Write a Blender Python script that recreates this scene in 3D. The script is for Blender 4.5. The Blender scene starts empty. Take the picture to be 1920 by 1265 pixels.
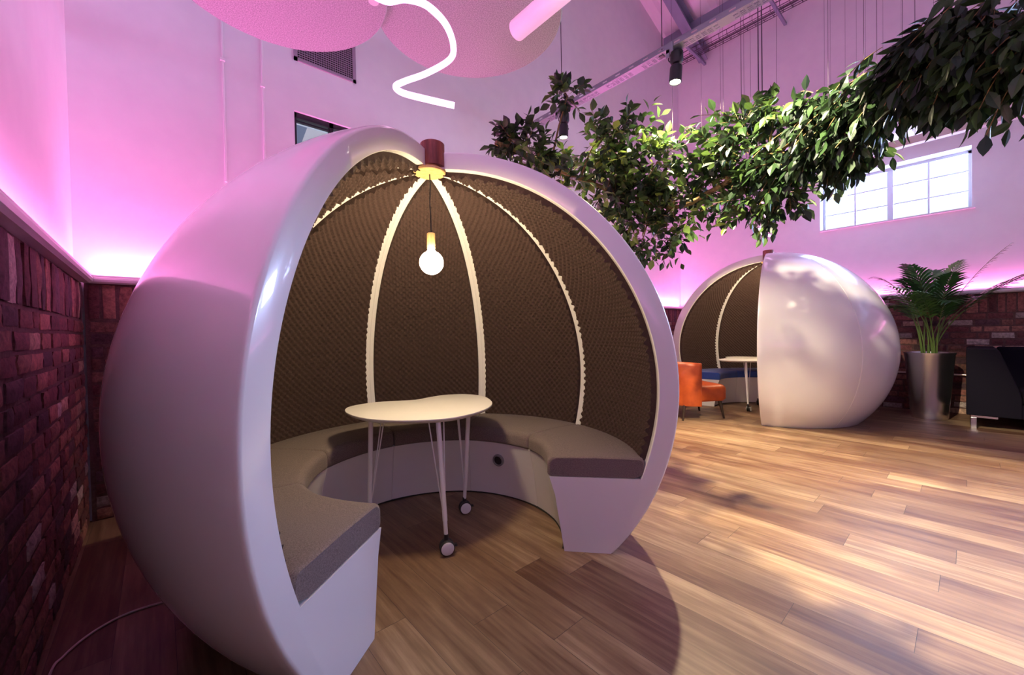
import bpy, math, random
import numpy as np
from mathutils import Vector, Matrix
random.seed(7); rng = np.random.default_rng(7)
PI = math.pi
sc = bpy.context.scene
COL = sc.collection

# ------------------------------------------------------------------ materials
def srgb(r, g, b):
    f = lambda c: (c / 255 / 12.92) if c / 255 <= 0.04045 else ((c / 255 + 0.055) / 1.055) ** 2.4
    return (f(r), f(g), f(b), 1)

class NT:
    def __init__(s, name):
        s.m = bpy.data.materials.new(name); s.m.use_nodes = True
        s.t = s.m.node_tree; s.b = s.t.nodes['Principled BSDF']; s.o = s.t.nodes['Material Output']
    def n(s, typ, **k):
        x = s.t.nodes.new(typ)
        for a, v in k.items(): setattr(x, a, v)
        return x
    def l(s, a, b): s.t.links.new(a, b)
    def set(s, **k):
        names = dict(col='Base Color', rough='Roughness', metal='Metallic', coat='Coat Weight', coatr='Coat Roughness',
                     sheen='Sheen Weight', ecol='Emission Color', estr='Emission Strength', trans='Transmission Weight',
                     sub='Subsurface Weight', ior='IOR', spec='Specular IOR Level', alpha='Alpha')
        for a, v in k.items(): s.b.inputs[names[a]].default_value = v
        return s
    def math(s, op, a, b=None, c=None):
        x = s.n('ShaderNodeMath', operation=op)
        for i, v in enumerate((a, b, c)):
            if v is None: continue
            if isinstance(v, (int, float)): x.inputs[i].default_value = v
            else: s.l(v, x.inputs[i])
        return x.outputs[0]
    def coord(s, which='Object'): return s.n('ShaderNodeTexCoord').outputs[which]
    def noise(s, vec, scale, detail=4, rough=.55):
        x = s.n('ShaderNodeTexNoise'); x.inputs['Scale'].default_value = scale
        x.inputs['Detail'].default_value = detail; x.inputs['Roughness'].default_value = rough
        s.l(vec, x.inputs['Vector']); return x
    def ramp(s, fac, stops):
        x = s.n('ShaderNodeValToRGB'); e = x.color_ramp.elements
        while len(e) < len(stops): e.new(0.5)
        for i, (p, c) in enumerate(stops): e[i].position = p; e[i].color = c
        s.l(fac, x.inputs[0]); return x.outputs[0]
    def bump(s, h, strength, dist=.01):
        x = s.n('ShaderNodeBump'); x.inputs['Strength'].default_value = strength; x.inputs['Distance'].default_value = dist
        s.l(h, x.inputs['Height']); s.l(x.outputs[0], s.b.inputs['Normal'])
    def mix(s, f, a, b, mode='MIX'):
        x = s.n('ShaderNodeMix', data_type='RGBA', blend_type=mode)
        for sock, v in ((x.inputs[0], f), (x.inputs[6], a), (x.inputs[7], b)):
            if isinstance(v, (int, float, tuple)): sock.default_value = v
            else: s.l(v, sock)
        return x.outputs[2]

M = {}
def simple(key, col, rough=.5, **k):
    t = NT(key); t.set(col=col, rough=rough, **k); M[key] = t.m; return t

def noisy(key, c1, c2, scale, rough=.6, bump=0, dist=.003, **k):
    t = NT(key); t.set(rough=rough, **k)
    nz = t.noise(t.coord(), scale)
    t.l(t.ramp(nz.outputs[0], [(.3, c1), (.7, c2)]), t.b.inputs['Base Color'])
    if bump: t.bump(nz.outputs[0], bump, dist)
    M[key] = t.m; return t

noisy('wall_paint', (.78, .76, .78, 1), (.82, .80, .81, 1), 6, .65, .08)
noisy('gelcoat', (.80, .79, .79, 1), (.82, .81, .80, 1), 3, .22, 0, coat=.6, coatr=.04)
noisy('foam', srgb(56, 41, 38), srgb(72, 54, 49), 160, 1.0, .25, .002)
noisy('grey_felt', srgb(92, 80, 76), srgb(138, 124, 118), 260, .95, .3, .002, sheen=.1)
noisy('blue_felt', srgb(36, 62, 130), srgb(58, 92, 176), 260, .95, .3, .002, sheen=.3)
simple('dark_line', (.02, .018, .018, 1), .8)
simple('black_plastic', (.018, .018, .02, 1), .45)
simple('port_ring', (.22, .21, .21, 1), .35)
simple('white_metal', (.80, .79, .78, 1), .3, coat=.3)
noisy('table_laminate', (.82, .80, .76, 1), (.84, .82, .78, 1), 4, .38)
simple('chrome', (.78, .77, .77, 1), .18, metal=1)
simple('white_disc', (.78, .78, .78, 1), .4)
noisy('orange_leather', srgb(156, 62, 22), srgb(176, 76, 28), 14, .42, .1, .002)
noisy('navy_fabric', srgb(15, 13, 22), srgb(22, 19, 31), 200, .9, .3, .002, spec=.15)
simple('dark_wood', srgb(44, 30, 26), .4)
noisy('soil', (.03, .02, .015, 1), (.07, .05, .03, 1), 60, 1, .6, .01)
simple('black_cord', (.012, .012, .012, 1), .5)
simple('pale_cable', srgb(205, 180, 175), .45)
simple('galvanised', (.30, .31, .34, 1), .42, metal=.8)
simple('steel_paint', srgb(128, 134, 152), .5)
simple('roof_deck', (.74, .72, .75, 1), .55)
simple('trim_paint', (.80, .76, .78, 1), .35)
simple('window_black', (.015, .012, .018, 1), .4)
simple('window_white', srgb(225, 235, 242), .4)
simple('vent_frame', srgb(158, 140, 156), .5)
simple('beige_paint', srgb(206, 190, 188), .5)
simple('wire', (.10, .08, .10, 1), .4, metal=.6)
simple('copper_pipe', srgb(205, 190, 180), .3, metal=.7)
noisy('acoustic_white', (.76, .76, .78, 1), (.82, .82, .84, 1), 90, .9, .2, .002)

# speckled felt of the ceiling rafts
t = NT('speckled_felt'); t.set(rough=1)
n1 = t.noise(t.coord(), 150, 3, .7); n2 = t.noise(t.coord(), 900, 2)
t.l(t.ramp(n1.outputs[0], [(.38, (.30, .29, .30, 1)), (.5, (.42, .41, .42, 1)), (.66, (.60, .59, .60, 1))]), t.b.inputs['Base Color'])
t.bump(n2.outputs[0], .5, .002); M['speckled_felt'] = t.m

# glowing things
def glow(key, col, s):
    t = simple(key, (col[0], col[1], col[2], 1), .4); t.set(ecol=(col[0], col[1], col[2], 1), estr=s)
glow('led_pink', (1, .42, .86), 5.0)
glow('led_flex', (1, .58, .93), 2.2)
glow('led_tube', (1, .62, .86), .32)
glow('bulb_glass', (1, .76, .46), 235)
glow('spot_lens', (1, .93, .80), 25)

# wood turned pieces
def wood(key, c1, c2, c3, scale=(30, 30, 3), rough=.45):
    t = NT(key); t.set(rough=rough)
    mp = t.n('ShaderNodeMapping'); mp.inputs['Scale'].default_value = scale; t.l(t.coord(), mp.inputs[0])
    nz = t.noise(mp.outputs[0], 1.6, 6, .6)
    t.l(t.ramp(nz.outputs[0], [(.3, c1), (.5, c2), (.7, c3)]), t.b.inputs['Base Color'])
    t.bump(nz.outputs[0], .1, .002); M[key] = t.m
wood('red_walnut', srgb(88, 38, 34), srgb(124, 62, 52), srgb(160, 90, 70))
wood('pale_oak', srgb(206, 162, 104), srgb(222, 182, 122), srgb(232, 198, 142))
wood('bark', srgb(92, 74, 46), srgb(128, 104, 62), srgb(160, 134, 84), (40, 40, 12), .8)

# brushed steel planter
t = NT('brushed_steel'); t.set(metal=1, rough=.24, col=(.80, .79, .80, 1))
mp = t.n('ShaderNodeMapping'); mp.inputs['Scale'].default_value = (60, 60, .8); t.l(t.coord(), mp.inputs[0])
nz = t.noise(mp.outputs[0], 2, 3); t.bump(nz.outputs[0], .06, .002)
t.b.inputs['Anisotropic'].default_value = .6; M['brushed_steel'] = t.m

# bricks: colour comes from a per-brick attribute
t = NT('old_brick'); t.set(rough=.9)
at = t.n('ShaderNodeAttribute', attribute_name='tone'); nz = t.noise(t.coord(), 38, 6, .65)
f = t.ramp(nz.outputs[0], [(.30, (.45, .45, .45, 1)), (.5, (.95, .95, .95, 1)), (.72, (1.5, 1.45, 1.4, 1))])
t.l(t.mix(1.0, at.outputs['Color'], f, 'MULTIPLY'), t.b.inputs['Base Color'])
t.bump(t.noise(t.coord(), 90, 6, .7).outputs[0], .7, .006); M['old_brick'] = t.m
noisy('mortar', srgb(84, 60, 58), srgb(108, 82, 76), 50, 1, .5, .006)

# leaves: per-leaf tone
def leafmat(key, cols, rough=.42, tr=.22):
    t = NT(key); t.set(rough=rough)
    at = t.n('ShaderNodeAttribute', attribute_name='tone')
    c = t.ramp(at.outputs['Fac'], cols); t.l(c, t.b.inputs['Base Color'])
    tb = t.n('ShaderNodeBsdfTranslucent'); t.l(c, tb.inputs[0]); mx = t.n('ShaderNodeMixShader'); mx.inputs[0].default_value = tr
    t.l(t.b.outputs[0], mx.inputs[1]); t.l(tb.outputs[0], mx.inputs[2]); t.l(mx.outputs[0], t.o.inputs[0]); M[key] = t.m
leafmat('ficus_leaf', [(0, srgb(26, 40, 28)), (.45, srgb(52, 78, 40)), (.8, srgb(94, 120, 54)), (1, srgb(150, 166, 78))])
leafmat('palm_leaf', [(0, srgb(22, 52, 24)), (.6, srgb(44, 92, 38)), (1, srgb(90, 142, 62))])
leafmat('palm_stem', [(0, srgb(70, 100, 46)), (1, srgb(120, 140, 70))], .5, .05)

# plank floor: planks run along y, 0.18 wide
t = NT('plank_floor')
sx = t.n('ShaderNodeSeparateXYZ'); t.l(t.coord(), sx.inputs[0]); X_, Y_ = sx.outputs[0], sx.outputs[1]
u = t.math('DIVIDE', t.math('ADD', X_, 10.04), .183); row = t.math('FLOOR', u); fu = t.math('FRACT', u)
wn = t.n('ShaderNodeTexWhiteNoise', noise_dimensions='1D'); t.l(row, wn.inputs['W'])
v = t.math('DIVIDE', t.math('ADD', Y_, t.math('MULTIPLY_ADD', wn.outputs[0], 1.22, 12.0)), 1.22)
cl = t.math('FLOOR', v); fv = t.math('FRACT', v)
cx = t.n('ShaderNodeCombineXYZ'); t.l(row, cx.inputs[0]); t.l(cl, cx.inputs[1])
w2 = t.n('ShaderNodeTexWhiteNoise', noise_dimensions='3D'); t.l(cx.outputs[0], w2.inputs['Vector'])
cg = t.n('ShaderNodeCombineXYZ'); t.l(t.math('MULTIPLY', X_, 38), cg.inputs[0]); t.l(t.math('MULTIPLY', Y_, 1.7), cg.inputs[1])
t.l(t.math('MULTIPLY', w2.outputs[0], 40), cg.inputs[2])
g1 = t.noise(cg.outputs[0], 1.0, 8, .62)
cg2 = t.n('ShaderNodeCombineXYZ'); t.l(t.math('MULTIPLY', X_, 7), cg2.inputs[0]); t.l(t.math('MULTIPLY', Y_, 1.6), cg2.inputs[1]); t.l(t.math('MULTIPLY', w2.outputs[0], 17), cg2.inputs[2])
g2 = t.noise(cg2.outputs[0], 1.3, 4, .6)
tone = t.math('ADD', t.math('MULTIPLY_ADD', w2.outputs[0], .19, .12), t.math('ADD', t.math('MULTIPLY_ADD', g1.outputs[0], .46, .10), t.math('MULTIPLY', g2.outputs[0], .34)))
base = t.ramp(tone, [(.42, srgb(50, 31, 23)), (.60, srgb(90, 61, 44)), (.76, srgb(126, 100, 76)), (.92, srgb(166, 142, 112))])
e1 = t.math('LESS_THAN', fu, .008); e2 = t.math('LESS_THAN', fv, .0016)
edge = t.math('MAXIMUM', e1, e2)
t.l(t.mix(edge, base, (.03, .02, .015, 1)), t.b.inputs['Base Color'])
t.l(t.math('MULTIPLY_ADD', g1.outputs[0], .22, .34), t.b.inputs['Roughness'])
hh = t.math('SUBTRACT', t.math('MULTIPLY', g1.outputs[0], .25), edge); t.bump(hh, .35, .002)
M['plank_floor'] = t.m

# window glass
t = NT('clear_glass')
tr_ = t.n('ShaderNodeBsdfTransparent'); tr_.inputs[0].default_value = (.94, .97, .98, 1); gl_ = t.n('ShaderNodeBsdfGlossy'); gl_.inputs['Roughness'].default_value = .02
fr_ = t.n('ShaderNodeFresnel'); fr_.inputs[0].default_value = 1.35; mx = t.n('ShaderNodeMixShader')
t.l(fr_.outputs[0], mx.inputs[0]); t.l(tr_.outputs[0], mx.inputs[1]); t.l(gl_.outputs[0], mx.inputs[2]); t.l(mx.outputs[0], t.o.inputs[0]); M['clear_glass'] = t.m

# ------------------------------------------------------------------ mesh helpers
class MB:
    def __init__(s): s.v = []; s.f = []; s.c = []
    def add(s, verts, faces, tone=None):
        k = len(s.v); s.v.extend([tuple(p) for p in verts]); s.f.extend([tuple(i + k for i in f) for f in faces])
        s.c.extend([tone if tone is not None else 1.0] * len(verts)); return s
    def box(s, x0, y0, z0, x1, y1, z1, tone=None, mat=None):
        P = [(x0, y0, z0), (x1, y0, z0), (x1, y1, z0), (x0, y1, z0), (x0, y0, z1), (x1, y0, z1), (x1, y1, z1), (x0, y1, z1)]
        if mat is not None: P = [mat @ Vector(p) for p in P]
        return s.add(P, [(0, 3, 2, 1), (4, 5, 6, 7), (0, 1, 5, 4), (1, 2, 6, 5), (2, 3, 7, 6), (3, 0, 4, 7)], tone)
    def tube(s, pts, r, n=10, cap=True, tone=None):
        pts = [Vector(p) for p in pts]; m = len(pts); rr = r if isinstance(r, (list, tuple)) else [r] * m
        V = []; up = None
        for i, p in enumerate(pts):
            d = (pts[min(i + 1, m - 1)] - pts[max(i - 1, 0)]); d = d.normalized() if d.length > 1e-9 else Vector((0, 0, 1))
            if up is None: up = Vector((1, 0, 0)) if abs(d.x) < .8 else Vector((0, 1, 0))
            a = (up - d * up.dot(d)).normalized(); up = a; b = d.cross(a)
            for k in range(n):
                t_ = 2 * PI * k / n; V.append(p + (a * math.cos(t_) + b * math.sin(t_)) * rr[i])
        F = [(i * n + k, i * n + (k + 1) % n, (i + 1) * n + (k + 1) % n, (i + 1) * n + k) for i in range(m - 1) for k in range(n)]
        if cap: F += [tuple(range(n - 1, -1, -1)), tuple((m - 1) * n + k for k in range(n))]
        return s.add(V, F, tone)
    def lathe(s, prof, n=48, c=(0, 0, 0), mat=None, closed=False):
        V = []; m = len(prof)
        for k in range(n):
            a = 2 * PI * k / n
            for r, z in prof:
                p = Vector((c[0] + r * math.cos(a), c[1] + r * math.sin(a), c[2] + z)); V.append(mat @ p if mat is not None else p)
        F = [(k * m + i, ((k + 1) % n) * m + i, ((k + 1) % n) * m + (i + 1) % m, k * m + (i + 1) % m) for k in range(n) for i in range(m if closed else m - 1)]
        return s.add(V, F)
    def build(s, name, mat, parent=None, loc=(0, 0, 0), sharp=32, tones=False, bevel=0, seg=2):
        me = bpy.data.meshes.new(name); me.from_pydata(s.v, [], s.f); me.validate(); me.update()
        if sharp is not None:
            me.polygons.foreach_set('use_smooth', [True] * len(me.polygons)); me.set_sharp_from_angle(angle=math.radians(sharp))
        if tones:
            at = me.color_attributes.new('tone', 'FLOAT_COLOR', 'POINT')
            A = np.ones((len(s.v), 4), np.float32)
            for i, c in enumerate(s.c):
                if isinstance(c, tuple): A[i, :3] = c[:3]
                else: A[i, :3] = c
            at.data.foreach_set('color', A.ravel())
        me.materials.append(M[mat]); o = bpy.data.objects.new(name, me); COL.objects.link(o); o.location = loc
        if parent is not None: o.parent = parent
        if bevel:
            b = o.modifiers.new('bevel', 'BEVEL'); b.width = bevel; b.segments = seg; b.limit_method = 'ANGLE'; b.angle_limit = math.radians(40)
        return o

def thing(name, label, cat, loc=(0, 0, 0), rz=0, group=None):
    o = bpy.data.objects.new(name, None); COL.objects.link(o); o.empty_display_size = .1
    o.location = loc; o.rotation_euler = (0, 0, rz); o['label'] = label; o['category'] = cat
    if group: o['group'] = group
    return o
def tag(o, label, cat, group=None):
    o['label'] = label; o['category'] = cat
    if group: o['group'] = group
    return o
def struct(o): o['kind'] = 'structure'; return o
def kids(o): return [c for c in COL.objects if c.parent == o]
def dup(root, loc=None, rz=None, label=None, group=None, mats=None):
    def cp(o, par):
        c = o.copy(); COL.objects.link(c)
        if par is not None: c.parent = par
        for ch in kids(o): cp(ch, c)
        return c
    r = cp(root, None)
    if loc is not None: r.location = loc
    if rz is not None: r.rotation_euler = (0, 0, rz)
    if label: r['label'] = label
    if group: r['group'] = group
    return r

# ------------------------------------------------------------------ dimensions
XL, YB, XR = -0.349, 3.784, 7.874          # left wall, back wall, window wall (brick faces)
YF = -8.5
HL = 1.564                                  # top of the brickwork
EAVE, RIDGE = 6.45, 7.9

# ------------------------------------------------------------------ room
mb = MB(); mb.add([(XL - .4, YF - .3, 0), (XR + .4, YF - .3, 0), (XR + .4, YB + .4, 0), (XL - .4, YB + .4, 0)], [(0, 1, 2, 3)])
mb.add([(XL - .4, YF - .3, -.1), (XR + .4, YF - .3, -.1), (XR + .4, YB + .4, -.1), (XL - .4, YB + .4, -.1)], [(3, 2, 1, 0)])
struct(mb.build('floor', 'plank_floor', sharp=None))

def wall_panel(name, axis, face, out, a0, a1, z0, z1, holes, depth):
    """painted wall slab with square openings. axis 'x': plane x=face, runs along y"""
    mb = MB(); A = sorted({a0, a1} | {h[0] for h in holes} | {h[1] for h in holes}); Zs = sorted({z0, z1} | {h[2] for h in holes} | {h[3] for h in holes})
    P = (lambda a, z, t: (face + out * t, a, z)) if axis == 'x' else (lambda a, z, t: (a, face + out * t, z))
    for i in range(len(A) - 1):
        for j in range(len(Zs) - 1):
            ca, cz = (A[i] + A[i + 1]) / 2, (Zs[j] + Zs[j + 1]) / 2
            if any(h[0] < ca < h[1] and h[2] < cz < h[3] for h in holes): continue
            for t_ in (0, depth): mb.add([P(A[i], Zs[j], t_), P(A[i + 1], Zs[j], t_), P(A[i + 1], Zs[j + 1], t_), P(A[i], Zs[j + 1], t_)], [(0, 1, 2, 3)])
    for h in holes + [(a0, a1, z0, z1)]:
        c = [(h[0], h[2]), (h[1], h[2]), (h[1], h[3]), (h[0], h[3])]
        for k in range(4):
            p, q = c[k], c[(k + 1) % 4]
            mb.add([P(*p, 0), P(*q, 0), P(*q, depth), P(*p, depth)], [(0, 1, 2, 3)])
    return struct(mb.build(name, 'wall_paint', sharp=None))
PW = .045                                                     # painted wall sits this far behind the brick face
W1 = (.93, 2.35, 2.45, 3.13)                                  # opening in the back wall
W2 = (-.028, 1.554, 2.688, 3.48)                              # opening in the window wall
W3 = (-2.05, -.9, 2.688, 3.48); W3 = (-2.6, -1.02, 2.688, 3.48); W4 = (-4.6, -3.02, 2.688, 3.48)
wall_panel('wall_left', 'x', XL - PW, -1, YF, YB + PW, 0, EAVE + .6, [], .3)
wall_panel('wall_back', 'y', YB + PW, 1, XL - PW, XR + PW, 0, RIDGE + .2, [W1], .25)
wall_panel('wall_right', 'x', XR + PW, 1, YF, YB + PW, 0, EAVE + .6, [W2, W3, W4], .35)
wall_panel('wall_front', 'y', YF, -1, XL - PW, XR + PW, 0, RIDGE + .2, [], .25)

def roof_z(x): return EAVE + (RIDGE - EAVE) * (1 - abs(x - (XL + XR) / 2) / ((XR - XL) / 2))
# roof deck (profiled sheet) in two slopes
mb = MB(); xm = (XL + XR) / 2
for s_ in (-1, 1):
    x_e = XR + .1 if s_ > 0 else XL - .1
    n = 120; ys = np.linspace(YF, YB + .1, n + 1); V = []
    for i, y in enumerate(ys):
        dz = .05 if (i // 2) % 2 else 0
        V += [(x_e, y, EAVE + dz), (xm, y, RIDGE + dz)]
    mb.add(V, [(2 * i, 2 * i + 1, 2 * i + 3, 2 * i + 2) for i in range(n)])
    mb.add([(x_e, YF, EAVE + .25), (x_e, YB + .1, EAVE + .25), (xm, YB + .1, RIDGE + .25), (xm, YF, RIDGE + .25)], [(0, 1, 2, 3)])
struct(mb.build('ceiling', 'roof_deck', sharp=None))
# steel rafters and purlins
def bar(mb, p, q, w, h):
    p, q = Vector(p), Vector(q); d = (q - p); L_ = d.length; d.normalize()
    zz = Vector((0, 0, 1)); side = d.cross(zz).normalized(); up = side.cross(d)
    m_ = Matrix((side, d, up)).transposed().to_4x4(); m_.translation = p
    mb.box(-w / 2, 0, -h / 2, w / 2, L_, h / 2, mat=m_)
def ibeam(mb, p, q, w, h):
    p, q = Vector(p), Vector(q); d = (q - p).normalized(); side = d.cross(Vector((0, 0, 1))).normalized(); up = side.cross(d)
    bar(mb, p, q, .012, h); bar(mb, p + up * (h / 2), q + up * (h / 2), w, .016); bar(mb, p - up * (h / 2), q - up * (h / 2), w, .016)
for i, y in enumerate((3.30, .4, -2.4)):
    mb = MB(); ibeam(mb, (XR, y, EAVE - .14), (xm, y, RIDGE - .14), .16, .22); ibeam(mb, (XL, y, EAVE - .14), (xm, y, RIDGE - .14), .16, .22)
    o = mb.build('roof_rafter', 'steel_paint', sharp=None)
    tag(o, ['grey steel roof rafter nearest the back wall', 'grey steel roof rafter over the middle of the room', 'grey steel roof rafter farthest from the back wall'][i], 'roof beam', 'steel rafters under the roof')
for i, (x, z) in enumerate(((7.3, 6.55), (5.9, 7.0))):
    mb = MB(); bar(mb, (x, YF, z), (x, YB, z), .07, .16)
    tag(mb.build('roof_purlin', 'steel_paint', sharp=None), ['grey steel purlin under the roof beside the window wall', 'grey steel purlin under the roof toward the ridge'][i], 'roof beam', 'purlins')

# brickwork: one mesh per wall, every brick modelled
def brick_tone():
    r = random.random()
    if r < .30: c = (118, 66, 58)
    elif r < .55: c = (98, 50, 50)
    elif r < .75: c = (138, 86, 72)
    elif r < .88: c = (82, 52, 58)
    elif r < .95: c = (176, 136, 112)
    else: c = (150, 132, 124)
    k = random.uniform(.95, 1.30); g_ = sum(c) / 3; c = [.78 * x + .22 * g_ for x in c]; c = srgb(*[min(255, x * k) for x in c]); return c[:3]
def one_brick(mb, P, a0, a1, z0, z1, dep, tone):
    nu, nz = 4, 3; V = []; F = []
    j = lambda s=.003: random.uniform(-s, s)
    for iz in range(nz + 1):
        for iu in range(nu + 1):
            e = (iu in (0, nu)) or (iz in (0, nz))
            a = a0 + (a1 - a0) * iu / nu + j(.002); z = z0 + (z1 - z0) * iz / nz + j(.0025)
            V.append(P(a, z, dep - (.005 if e else 0) + j(.0025)))
    for iz in range(nz):
        for iu in range(nu):
            k = iz * (nu + 1) + iu; F.append((k, k + 1, k + nu + 2, k + nu + 1))
    ring = [i for i in range(nu + 1)] + [(i + 1) * (nu + 1) + nu for i in range(nz)] + [nz * (nu + 1) + nu - 1 - i for i in range(nu)] + [(nz - 1 - i) * (nu + 1) for i in range(nz - 1)]
    base = len(V); m = len(ring)
    pts = []
    for r_ in ring:
        iz, iu = divmod(r_, nu + 1)
        pts.append(P(a0 + (a1 - a0) * iu / nu, z0 + (z1 - z0) * iz / nz, -.016))
    V += pts
    for i in range(m): F.append((ring[i], base + i, base + (i + 1) % m, ring[(i + 1) % m]))
    mb.add(V, F, tone)
def brick_wall(name, axis, face, inn, a0, a1, seed):
    random.seed(seed)
    P = (lambda a, z, t_: (face + inn * (t_ - .012), a, z)) if axis == 'x' else (lambda a, z, t_: (a, face + inn * (t_ - .012), z))
    mb = MB(); zt = HL - .245; n = 16; h = zt / n
    for r in range(n):
        z0 = r * h; a = a0 - random.uniform(0, .2)
        while a < a1:
            L_ = random.choice((.215, .215, .225, .205, .105, .215)) * random.uniform(.94, 1.06)
            if a + L_ > a0 + .03 and a < a1 - .02:
                dz = random.uniform(-.003, .003)
                one_brick(mb, P, max(a, a0) + .008, min(a + L_, a1) - .007, z0 + .009 + dz, z0 + h - .009 + dz, random.uniform(.005, .010), brick_tone())
            a += L_ + .006
    a = a0
    while a < a1 - .03:
        w = random.choice((.062, .07, .075, .075, .11)) * random.uniform(.9, 1.1)
        one_brick(mb, P, a + .006, min(a + w, a1) - .005, zt + .008 + random.uniform(-.004, .006), HL - .012 + random.uniform(-.006, .004), random.uniform(.002, .014), brick_tone())
        a += w + .006
    b = struct(mb.build(name, 'old_brick', sharp=50, tones=True))
    return b
def mortar_slab(name, *bx):
    return struct(MB().box(*bx).build(name, 'mortar', sharp=None))
mortar_slab('wall_left_mortar', XL - .06, YF, 0, XL - .014, YB + .04, HL)
mortar_slab('wall_back_mortar', XL, YB + .014, 0, XR, YB + .06, HL)
mortar_slab('wall_right_mortar', XR + .014, YF, 0, XR + .06, YB + .04, HL)
brick_wall('wall_left_brickwork', 'x', XL, 1, -.6, YB - .004, 3)
brick_wall('wall_back_brickwork', 'y', YB, -1, XL + .016, XR - .016, 5)
brick_wall('wall_right_brickwork', 'x', XR, -1, -2.6, YB - .004, 9)

# rail on top of the bricks with the light strip behind its lip
def rail(name, axis, face, inn, a0, a1):
    prof = [(-.045, -.012), (.030, -.016), (.046, -.006), (.052, .008), (.048, .020), (.040, .026), (.040, .036), (.032, .036), (.030, .012), (-.045, .012)]
    V = []; n = len(prof)
    for a in (a0, a1):
        for t_, z in prof: V.append((face + inn * t_, a, HL + .012 + z) if axis == 'x' else (a, face + inn * t_, HL + .012 + z))
    F = [(i, (i + 1) % n, n + (i + 1) % n, n + i) for i in range(n)] + [tuple(range(n)), tuple(range(2 * n - 1, n - 1, -1))]
    struct(MB().add(V, F).build(name, 'trim_paint', sharp=25))
rail('trim_1', 'x', XL, 1, YF, YB - .04); rail('trim_2', 'y', YB, -1, XL + .0, XR); rail('trim_3', 'x', XR, -1, YF, YB - .04)
def strip(axis, face, inn, a0, a1, label):
    c = face - inn * .006
    mb = MB(); z = HL + .0255
    if axis == 'x': mb.box(c - .006, a0, z, c + .006, a1, z + .008)
    else: mb.box(a0, c - .006, z, a1, c + .006, z + .008)
    tag(mb.build('led_strip', 'led_pink', sharp=None), label, 'light strip', 'pink light strips behind the rail')
strip('x', XL, 1, -5, YB - .06, 'pink light strip behind the rail on top of the left brick wall')
strip('y', YB, -1, XL + .06, XR - .06, 'pink light strip behind the rail on top of the back brick wall')
strip('x', XR, -1, YF + .1, YB - .06, 'pink light strip behind the rail on top of the brick wall under the bright window')

# ------------------------------------------------------------------ windows
def window_x(name, W, x, mat='window_white'):
    y0, y1, z0, z1 = W; fr = MB(); g = .022
    fr.box(x, y0, z0, x + .05, y0 + .03, z1); fr.box(x, y1 - .03, z0, x + .05, y1, z1)
    fr.box(x, y0, z0, x + .05, y1, z0 + .03); fr.box(x, y0, z1 - .035, x + .05, y1, z1)
    for k in (1, 2, 3):
        y = y0 + (y1 - y0) * k / 4; w = .032 if k == 2 else .011
        fr.box(x + .004, y - w, z0, x + .046, y + w, z1)
    for k in (1, 2):
        z = z0 + (z1 - z0) * k / 3; fr.box(x + .008, y0, z - .009, x + .042, y1, z + .009)
    o = struct(fr.build(name, mat, sharp=None))
    gl = MB().box(x + .02, y0 + .01, z0 + .01, x + .026, y1 - .01, z1 - .01).build('pane', 'clear_glass', o, sharp=None)
    sl = MB().box(XR + .0, y0 - .03, z0 - .02, XR + PW + .3, y1 + .1 if False else y1 + .0, z0).build('window_sill', 'wall_paint', o, sharp=None)
    return o
window_x('window_2', W2, XR + .27); window_x('window_3', W3, XR + .27); window_x('window_4', W4, XR + .27)
# black framed window in the back wall
x0, x1, z0, z1 = W1; y = YB + .07; fr = MB()
fr.box(x0, y, z0, x0 + .022, y + .05, z1); fr.box(x1 - .022, y, z0, x1, y + .05, z1); fr.box(x0, y, z1 - .045, x1, y + .05, z1); fr.box(x0, y, z0, x1, y + .05, z0 + .04)
fr.box(1.225, y, z0, 1.26, y + .05, z1); fr.box(1.75, y, z0, 1.785, y + .05, z1)
fr.box(x0 + .022, y + .01, z1 - .075, 1.225, y + .04, z1 - .062)
o = struct(fr.build('window_1', 'window_black', sharp=None))
MB().box(x0 + .01, y + .022, z0 + .01, x1 - .01, y + .028, z1 - .01).build('pane', 'clear_glass', o, sharp=None)
# roof steel and pale panel seen through it
mb = MB(); bar(mb, (.08, YB + 1.2, 0), (1.62, YB + 1.2, 4.6), .12, .12)
tag(mb.build('outside_brace', 'steel_paint', sharp=None), 'grey diagonal steel brace seen through the black framed window', 'beam')
mb = MB()
for k in range(-10, 10): mb.box(-1.5, YB + 2.6, 3.3 + k * .34, 5.5, YB + 2.66 + .05 * (k % 2), 3.62 + k * .34)
tag(mb.build('outside_cladding', 'beige_paint', sharp=None), 'pale ribbed cladding seen through the black framed window', 'cladding')

# vent grille
v0, v1, vz0, vz1 = .937, 1.466, 3.56, 4.02
th = thing('vent_grille', 'square slotted vent grille high on the pink back wall', 'vent', ((v0 + v1) / 2, YB + PW, vz0))
mb = MB(); hw = (v1 - v0) / 2; hh_ = vz1 - vz0
mb.box(-hw, -.014, 0, -hw + .028, 0, hh_); mb.box(hw - .028, -.014, 0, hw, 0, hh_); mb.box(-hw, -.014, 0, hw, 0, .028); mb.box(-hw, -.014, hh_ - .028, hw, 0, hh_)
mb.build('frame', 'vent_frame', th, sharp=None)
mb = MB()
for k in range(1, 24): x = -hw + .028 + (2 * hw - .056) * k / 24; mb.box(x - .0018, -.008, .02, x + .0018, -.004, hh_ - .02)
for k in range(1, 21): z = .028 + (hh_ - .056) * k / 21; mb.box(-hw + .02, -.010, z - .0025, hw - .02, -.004, z + .0025)
mb.build('grille', 'vent_frame', th, sharp=None)
MB().box(-hw + .02, -.003, .02, hw - .02, -.001, hh_ - .02).build('backing', 'dark_line', th, sharp=None)
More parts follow.
